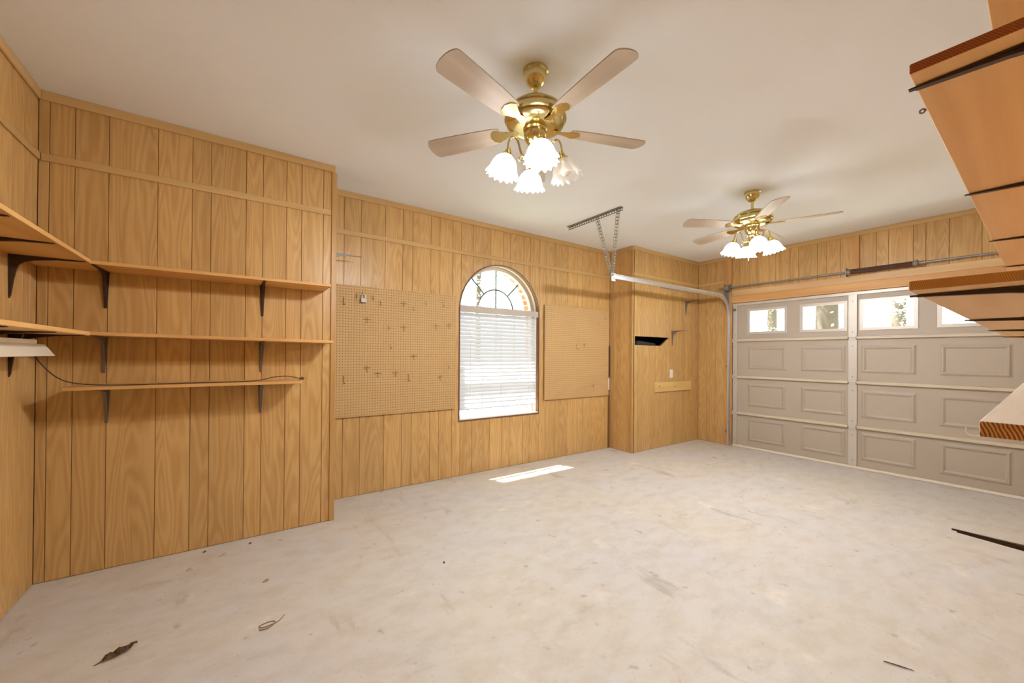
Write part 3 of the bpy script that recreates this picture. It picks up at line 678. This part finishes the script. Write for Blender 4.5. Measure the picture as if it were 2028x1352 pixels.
def place_hooks(hooks, board_name):
    rows = {'top': [h for h in hooks if h[1] > 1.75], 'middle': [h for h in hooks if 1.3 <= h[1] <= 1.75], 'bottom': [h for h in hooks if h[1] < 1.3]}
    for rn, hs in rows.items():
        for i, (x, z, k) in enumerate(sorted(hs)):
            o = link('peg_hook', HK[k], None, (x, Y2-.025, z))
            pos = 'alone' if len(hs) == 1 else ORD[i]
            tag(o, '%s, %s in %s row of %s' % (KN[k], pos, rn, board_name), 'hook', 'hooks on the '+board_name)
place_hooks(HOOKS, 'pegboard left of window')
place_hooks([(4.271, 1.86, 'j'), (4.409, 1.93, 'j'), (3.842, 1.491, 'long'), (3.988, 1.522, 'bar'), (4.321, 1.0, 'j'), (4.175, .94, 'bar')], 'pegboard right of window')
hk = link('peg_hook', HK['j'], None, (.990, Y2-.025, 1.962)); tag(hk, 'small wire hook from which the padlock hangs', 'hook', 'hooks on the pegboard left of window')
pk = thing('padlock', 'silver padlock hanging from a pegboard hook beside the proud wall', 'padlock', (.990, Y2-.053, 1.865))
MB().prism([(-.025, 0), (.025, 0), (.027, .008), (.027, .034), (.022, .042), (-.022, .042), (-.027, .034), (-.027, .008)], -.012, .012).obj('lock_body', 'padlock_steel', pk, bevel=.003)
MB().tube([(-.016, 0, .04), (-.016, 0, .062)]+[(-.016*math.cos(PI*i/8), 0, .062+.016*math.sin(PI*i/8)) for i in range(9)]+[(.016, 0, .04)], .0042, 8).obj('shackle', 'galvanised', pk, smooth=True)

# ------------------------------------------------------------------ strip, outlets, board in the corner
cs = MB().box(4.512, 4.538, Y2-.022, Y2-.0005, 1.052, 1.512).obj('wood_strip', 'dark_wood', bevel=.002); tag(cs, 'dark brown wooden strip in the corner right of the pegboard', 'strip')
def outlet(label, x, y, z, w, h):
    t = thing('outlet_plate', label, 'outlet', (x, y, z))
    MB().box(-w/2, w/2, -.008, -.0005, -h/2, h/2).obj('cover_plate', 'white_plastic', t, bevel=.003)
    for s in (-1, 1): MB().box(-w*.22, w*.22, -.0095, -.008, s*h*.23-h*.12, s*h*.23+h*.12).obj('receptacle', 'fixture_white', t, bevel=.0007)
    MB().lathe([(.003, 0), (.003, .0012)], 8, M=Matrix.Translation((0, -.008, 0)) @ Matrix.Rotation(PI/2, 4, 'X')).obj('screw', 'hook_steel', t)
    return t
outlet('white outlet plate on the chase above the short board', 5.476, Y3, 1.098, .075, .125)
outlet('narrow white outlet plate in the corner right of the pegboard', 4.522, Y2-.002, .946, .035, .165)
pst = MB()
for i in range(28): pst.box(4.515, 4.535, Y2-.010, Y2-.006, .006+i*.030, .018+i*.030)
for x in (4.515, 4.531): pst.box(x, x+.004, Y2-.0105, Y2-.0055, .004, .858)
pst.box(4.514, 4.536, Y2-.004, Y2-.0005, .004, .858)
tag(pst.obj('perforated_strap', 'hook_dark'), 'thin perforated strap running down the corner to the floor', 'strap')
kb = thing('wall_board', 'short knotty pine board screwed to the chase below the outlet', 'board', (5.53, Y3, .905))
MB().box(-.472, .472, -.022, -.0005, -.073, .073).obj('board', 'rail_pine', kb, bevel=.003)
for x, z in ((-.38, .01), (0.02, 0.0)): MB().lathe([(.012, 0), (.010, .002), (.004, .003)], 10, M=Matrix.Translation((x, -.0215, z)) @ Matrix.Rotation(PI/2, 4, 'X')).obj('knot', 'dark_wood', kb)

# ------------------------------------------------------------------ shop light and its cord
lg = thing('shop_light', 'white fluorescent fixture hanging under the left wall shelf', 'light fixture', (-.88, 2.58, 1.35))
L0, L1 = -.61, .61
rf = MB()
sec = [(-.062, 0), (-.058, .006), (-.024, .060), (.024, .060), (.058, .006), (.062, 0), (.060, -.002), (.055, .004), (.022, .056), (-.022, .056), (-.055, .004), (-.060, -.002)]
rf.add([(p[0], L0, p[1]) for p in sec]+[(p[0], L1, p[1]) for p in sec], [(i, (i+1) % 12, (i+1) % 12+12, i+12) for i in range(12)])
rf.obj('reflector', 'fixture_white', lg)
MB().box(-.024, .024, L0+.04, L1-.10, .0605, .084).obj('ballast_housing', 'fixture_white', lg, bevel=.003)
for y in (L0, L1): MB().prism([(-.056, .004), (.056, .004), (.022, .058), (-.022, .058)], y-.002 if y > 0 else y, y if y > 0 else y+.002).obj('end_cap', 'fixture_white', lg)
for x in (-.026, .026):
    tb = MB().tube([(x, L0+.03, .018), (x, L1-.03, .018)], .0125, 12).obj('tube', 'white_plastic', lg, smooth=True)
    for y in (L0+.018, L1-.03): MB().box(x-.010, x+.010, y, y+.012, .004, .050).obj('tube_socket', 'fixture_white', tb)
for y in (-.45, .40): MB().tube([(0, y, .083), (.01, y, .10), (0, y, .117)], .003, 6).obj('hanging_hook', 'steel_dull', lg)

# power cord: from the fixture down to the lowest shelf, along it to a plug
CORD = [(-.885, 3.165, 1.352), (-.872, 3.175, 1.318), (-.845, 3.19, 1.270), (-.815, 3.20, 1.232), (-.775, 3.205, 1.205), (-.72, 3.212, 1.190), (-.65, 3.222, 1.181), (-.55, 3.24, 1.1765), (-.40, 3.245, 1.1765), (-.2, 3.25, 1.1765), (0.0, 3.262, 1.1765), (.12, 3.28, 1.180), (.21, 3.285, 1.200), (.29, 3.28, 1.206), (.345, 3.27, 1.196), (.372, 3.262, 1.187)]
cd = thing('power_cord', 'thin brown power cord drooping from the fixture onto the lowest shelf', 'cord', (.372, 3.262, 1.187))
off = Vector((.372, 3.262, 1.187))
MB().tube([q-off for q in smooth_path(CORD)], .0032, 7).obj('cable', 'cord_brown', cd, smooth=True)
pl = MB().prism([(0, -.006), (.018, -.010), (.030, -.009), (.030, .009), (.018, .010), (0, .006)], -.007, .007).obj('plug', 'cord_brown', cd, bevel=.002)
for s in (-.0045, .0045): MB().box(.030, .046, -.003, .003, s-.0008, s+.0008).obj('prong', 'brass', pl)

# ------------------------------------------------------------------ ceiling fans
def bell_mod(k, r, z, t):
    amt = max(0.0, (k-5)/4.0); return (r*(1+.07*amt*math.cos(16*t))+.004*amt*math.sin(8*t), z-.006*amt*math.cos(16*t))
SH = [(.020, 0.0), (.028, -.003), (.040, -.012), (.056, -.028), (.066, -.048), (.072, -.068), (.076, -.084), (.080, -.094), (.084, -.101), (.086, -.105)]
def shade_mesh(mat):
    mb = MB(); mb.lathe(SH, 64, bell_mod); me = mb.mesh('glass_shade', mat, True); return me
SHADE = {True: shade_mesh('shade_lit'), False: shade_mesh('shade_unlit')}
BULB = {k: MB().lathe([(.010, 0), (.012, -.03), (.020, -.040), (.028, -.056), (.026, -.070), (.014, -.082), (.001, -.085)], 16).mesh('bulb', 'bulb_lit' if k else 'bulb_white', True) for k in (True, False)}
CANOPY = MB().lathe([(.070, 0), (.070, -.012), (.062, -.018), (.060, -.045), (.048, -.070), (.030, -.088), (.016, -.094), (.0005, -.094)], 32).mesh('canopy', 'brass', True)
ROD = MB().lathe([(.0005, -.09), (.0125, -.09), (.0125, -.165), (.026, -.168), (.026, -.182), (.0005, -.184)], 16).mesh('downrod', 'brass', True)
MOTOR = MB().lathe([(.0005, -.176), (.045, -.178), (.085, -.186), (.125, -.200), (.150, -.220), (.156, -.232), (.150, -.238), (.160, -.246), (.168, -.258), (.168, -.272), (.160, -.280), (.150, -.284), (.158, -.292), (.152, -.302), (.125, -.314), (.090, -.320), (.0005, -.320)], 48).mesh('motor_housing', 'brass', True)
SWITCH = MB().lathe([(.0005, -.318), (.064, -.320), (.066, -.326), (.060, -.332), (.062, -.360), (.052, -.384), (.040, -.398), (.030, -.404), (.034, -.412), (.028, -.424), (.016, -.432), (.018, -.440), (.030, -.448), (.030, -.466), (.018, -.476), (.012, -.486), (.0005, -.490)], 32).mesh('switch_housing', 'brass', True)
armp = smooth_path([(.024, 0, -.457), (.050, 0, -.470), (.072, 0, -.462), (.084, 0, -.430), (.096, 0, -.388), (.116, 0, -.368), (.136, 0, -.376), (.147, 0, -.405), (.150, 0, -.432)], 5)
am = MB(); am.tube(armp, .0055, 8)
am.tube(smooth_path([(.072, 0, -.462), (.088, 0, -.482), (.082, 0, -.496), (.070, 0, -.490), (.074, 0, -.480)], 4), .004, 6)
ARM = am.mesh('lamp_arm', 'brass', True)
SOCK = MB().lathe([(.0005, .034), (.008, .034), (.012, .026), (.020, .006), (.030, -.004), (.031, -.012), (.022, -.014), (.0005, -.014)], 20).mesh('socket', 'brass', True)
def blade_mesh():
    mb = MB(); n = 14; out = []
    # outline in x (radial) / y
    x0, x1 = .20, .66
    top = [(x0, .048), (.23, .056), (.32, .062), (.46, .068), (.58, .071)]
    tip = [(x1-.035+.035*math.sin(a), .071*math.cos(a)*(1 if True else 0)) for a in [PI/2*i/6*1.0 for i in range(0, 7)]]
    tip = [(.625+.035*math.sin(PI*i/12), .071*math.cos(PI*i/12)) for i in range(13)]
    poly = top+tip+[(x, -y) for x, y in reversed(top)]
    mb.prism(poly, -.003, .003, 'xy'); return mb.mesh('blade', 'blade_wood')
BLADE = blade_mesh()
ir = MB(); ir.prism([(.105, .022), (.15, .014), (.19, .030), (.225, .046), (.25, .030), (.262, 0), (.25, -.030), (.225, -.046), (.19, -.030), (.15, -.014), (.105, -.022)], -.0085, -.0035, 'xy')
IRON = ir.mesh('blade_iron', 'brass')
def ceiling_fan(label, x, y, arm_a, blade_a, unlit=()):
    f = thing('ceiling_fan', label, 'ceiling fan', (x, y, H))
    link('canopy', CANOPY, f); link('downrod', ROD, f); link('motor_housing', MOTOR, f); link('switch_housing', SWITCH, f)
    for i in range(5):
        a = blade_a+i*2*PI/5
        b = link('blade', BLADE, f, (0, 0, -.312), (math.radians(11), 0, a)); link('blade_iron', IRON, b)
    for i in range(4):
        a = arm_a+i*PI/2; lit = i not in unlit
        ar = link('lamp_arm', ARM, f, (0, 0, 0), a)
        tilt = math.radians(-13)
        s = link('socket', SOCK, ar, (.151, 0, -.462), (0, tilt, 0))
        px, pz = .155, -.470
        sh = link('glass_shade', SHADE[lit], f, (px*math.cos(a), px*math.sin(a), pz)); sh.rotation_euler = Euler((0, tilt, a), 'XYZ')
        bu = link('bulb', BULB[lit], sh, (0, 0, -.008))
        if lit:
            l = bpy.data.lights.new('bulb_light', 'POINT'); l.energy = LAMP_W; l.color = LAMP_COL; l.shadow_soft_size = .03
            lo = bpy.data.objects.new('bulb_light', l); COL.objects.link(lo); lo.parent = sh; lo.location = (0, 0, -.112)
    for a, ln in ((arm_a+.8, .10), (arm_a+2.4, .16)):
        MB().tube([(.030*math.cos(a), .030*math.sin(a), -.46), (.034*math.cos(a), .034*math.sin(a), -.48-ln)], .0016, 5).obj('pull_chain', 'brass', f)
    return f
ceiling_fan('near brass ceiling fan with four bell glass lamps, one unlit', 1.318, 1.683, math.radians(-28), math.radians(52), unlit=(0,))
ceiling_fan('far brass ceiling fan with four lit bell glass lamps, by the garage door', 3.956, 1.738, math.radians(-50), math.radians(5))

# ------------------------------------------------------------------ small things on the floor
def leaf():
    mb = MB(); t = thing('dead_leaf', 'curled dark brown dead leaf lying on the concrete floor', 'leaf', (-.427, 2.488, .0), .5)
    n = 9; vs_ = []; fs = []
    lobes = [.0, .030, .016, .044, .018, .040, .014, .022, .0]
    for i in range(n):
        x = -.06+.12*i/(n-1); z = .006+.012*math.sin(i*1.1)**2
        vs_ += [(x, -lobes[i]*.8, z+.014*(i % 2)), (x, 0, z), (x, lobes[i]*.7, z+.010*((i+1) % 2))]
    for i in range(n-1):
        for j in range(2): fs.append((i*3+j, i*3+3+j, i*3+4+j, i*3+1+j))
    mb.add(vs_, fs); o = mb.obj('leaf_blade', 'leaf_brown', t); sf = o.modifiers.new('thickness', 'SOLIDIFY'); sf.thickness = .0015
    MB().tube([(-.06, 0, .006), (-.085, .006, .002)], .0018, 5).obj('stem', 'leaf_brown', t)
leaf()
sg = MB().tube(smooth_path([(.148-.05, 2.31, .003), (.13, 2.30, .003), (.16, 2.32, .003), (.165, 2.345, .003), (.135, 2.352, .003), (.10, 2.34, .003), (.12, 2.315, .006), (.18, 2.33, .004), (.215, 2.375, .003)], 5), .0022, 6)
tag(sg.obj('dry_stem', 'straw', smooth=True), 'looped dry brown stem lying on the open floor', 'stem')
def chip(label, x, y, a, sx, sy, mat):
    mb = MB(); k = 7
    ringv = [(sx*math.cos(2*PI*i/k)*(0.7+.3*((i*37) % 5)/4), sy*math.sin(2*PI*i/k)*(0.7+.3*((i*53) % 7)/6)) for i in range(k)]
    mb.add([(p[0], p[1], 0.0005) for p in ringv]+[(p[0]*.6, p[1]*.6, .008) for p in ringv], [tuple(range(k-1, -1, -1)), tuple(range(k, 2*k))]+[(i, (i+1) % k, (i+1) % k+k, i+k) for i in range(k)])
    tag(mb.obj('debris', mat, None, (x, y, 0), a), label, 'debris')
chip('tan flake of leaf on the floor below the proud wall', .152, 2.789, .6, .028, .012, 'straw')
chip('small dark crumb on the floor near the proud wall corner', 1.125, 2.379, .2, .012, .009, 'grit')
chip('dark fragment on the floor close under the lowest shelf', -.176, 3.428, .9, .018, .009, 'grit')
chip('brown fragment at the base of the proud wall', .085, 3.40, .4, .016, .007, 'grit')

tw = MB().tube([(2.400, .495, .004), (2.418, .45, .005), (2.437, .405, .004)], [.0022, .003, .0015], 6)
tag(tw.obj('twig', 'leaf_brown', smooth=True), 'thin dark twig on the floor near the lower right corner', 'twig')
# ------------------------------------------------------------------ outside
struct(MB().box(-30, 60, -40, 60, -.35, -.13).obj('ground_outside', 'grass'), 'grassy yard outside the garage')
struct(MB().box(XD+.16, XD+14, .0, 3.2, -.13, -.06).obj('driveway', 'driveway'), 'concrete driveway outside the garage door')
def ext_hole(mb, y0, y1):
    n = 24; xs = [WX0+(WX1-WX0)*i/n for i in range(n+1)]
    mb.box(XL-.2, WX0, y0, y1, -.12, H); mb.box(WX1, XD+.2, y0, y1, -.12, H); mb.box(WX0, WX1, y0, y1, -.12, WSILL)
    mb.prism([(x, arch_z(x)) for x in xs]+[(WX1, H), (WX0, H)], y0, y1)
m = MB(); ext_hole(m, GY+.03, GY+.16); struct(m.obj('wall_exterior', 'brick'), 'brick outer wall around the arched window')
rfm = MB().prism([(4.70, 2.93), (4.70, 3.02), (1.9, 4.6), (-1.0, 3.02), (-1.0, 3.02), (4.2, 3.02), (4.2, 2.93)], XL-.5, XD+.5, 'yz')  # out of view; eave reach set to keep sun off the upper window
struct(rfm.obj('roof_sun_block', 'roof_shingle'), 'unseen shingled covering with eaves shaped to block the high sun')
def tree(label, x, y, h, r, pale, seed, z0=-.13):
    rnd = random.Random(seed)
    t = thing('tree', label, 'tree', (x, y, z0), 0, 'trees around the house')
    MB().tube([(0, 0, 0), (.05, .03, h*.35), (.02, -.04, h*.7), (0, 0, h)], [r, r*.85, r*.6, r*.15], 10).obj('trunk', 'bark', t, smooth=True)
    mb = MB()
    for c in range(40):
        ang = rnd.uniform(0, 2*PI); hz = rnd.uniform(.22, 1.0)*h; rad = rnd.uniform(.2, 1.0)*h*.23*(1.15-hz/h*.7)
        cx, cy = rad*math.cos(ang), rad*math.sin(ang)
        for k in range(130):
            p = Vector((cx+rnd.gauss(0, .4), cy+rnd.gauss(0, .4), hz+rnd.gauss(0, .3)))
            a = Vector((rnd.uniform(-1, 1), rnd.uniform(-1, 1), rnd.uniform(-.6, .6))).normalized()*rnd.uniform(.035, .08)
            b = a.cross(Vector((rnd.uniform(-1, 1), rnd.uniform(-1, 1), rnd.uniform(-1, 1)))).normalized()*a.length*.6
            mb.add([p-a, p+b, p+a, p-b], [(0, 1, 2, 3)])
    mb.obj('foliage', 'leaves_pale' if pale else 'leaves', t)['kind'] = 'stuff'
TR_ = [(25, 9.9, 11, .26, 1, 'slim tree seen through the leftmost garage door window'), (12.5, 3.67, 10, .26, 0, 'thick trunked tree seen through the second garage door window'), (20, 3.72, 10, .24, 0, 'tree seen through the third garage door window'),
       (26, 1.0, 12, .3, 0, 'distant tree at the end of the driveway'), (24, 18.5, 11, .28, 1, 'distant tree beyond the left end of the garage door'), (22, -4.0, 12, .3, 0, 'distant tree beyond the right end of the garage door'),
       (6.6, 11.5, 9, .1, 1, 'pale tree seen through the arched window'), (12.2, 15.0, 10, .24, 1, 'tree right of the view through the arched window'), (1.6, 13.0, 9, .22, 1, 'tree left of the view through the arched window')]
for i, (x, y, h, r, pale, lb) in enumerate(TR_): tree(lb, x, y, h, r, pale, 100+i)
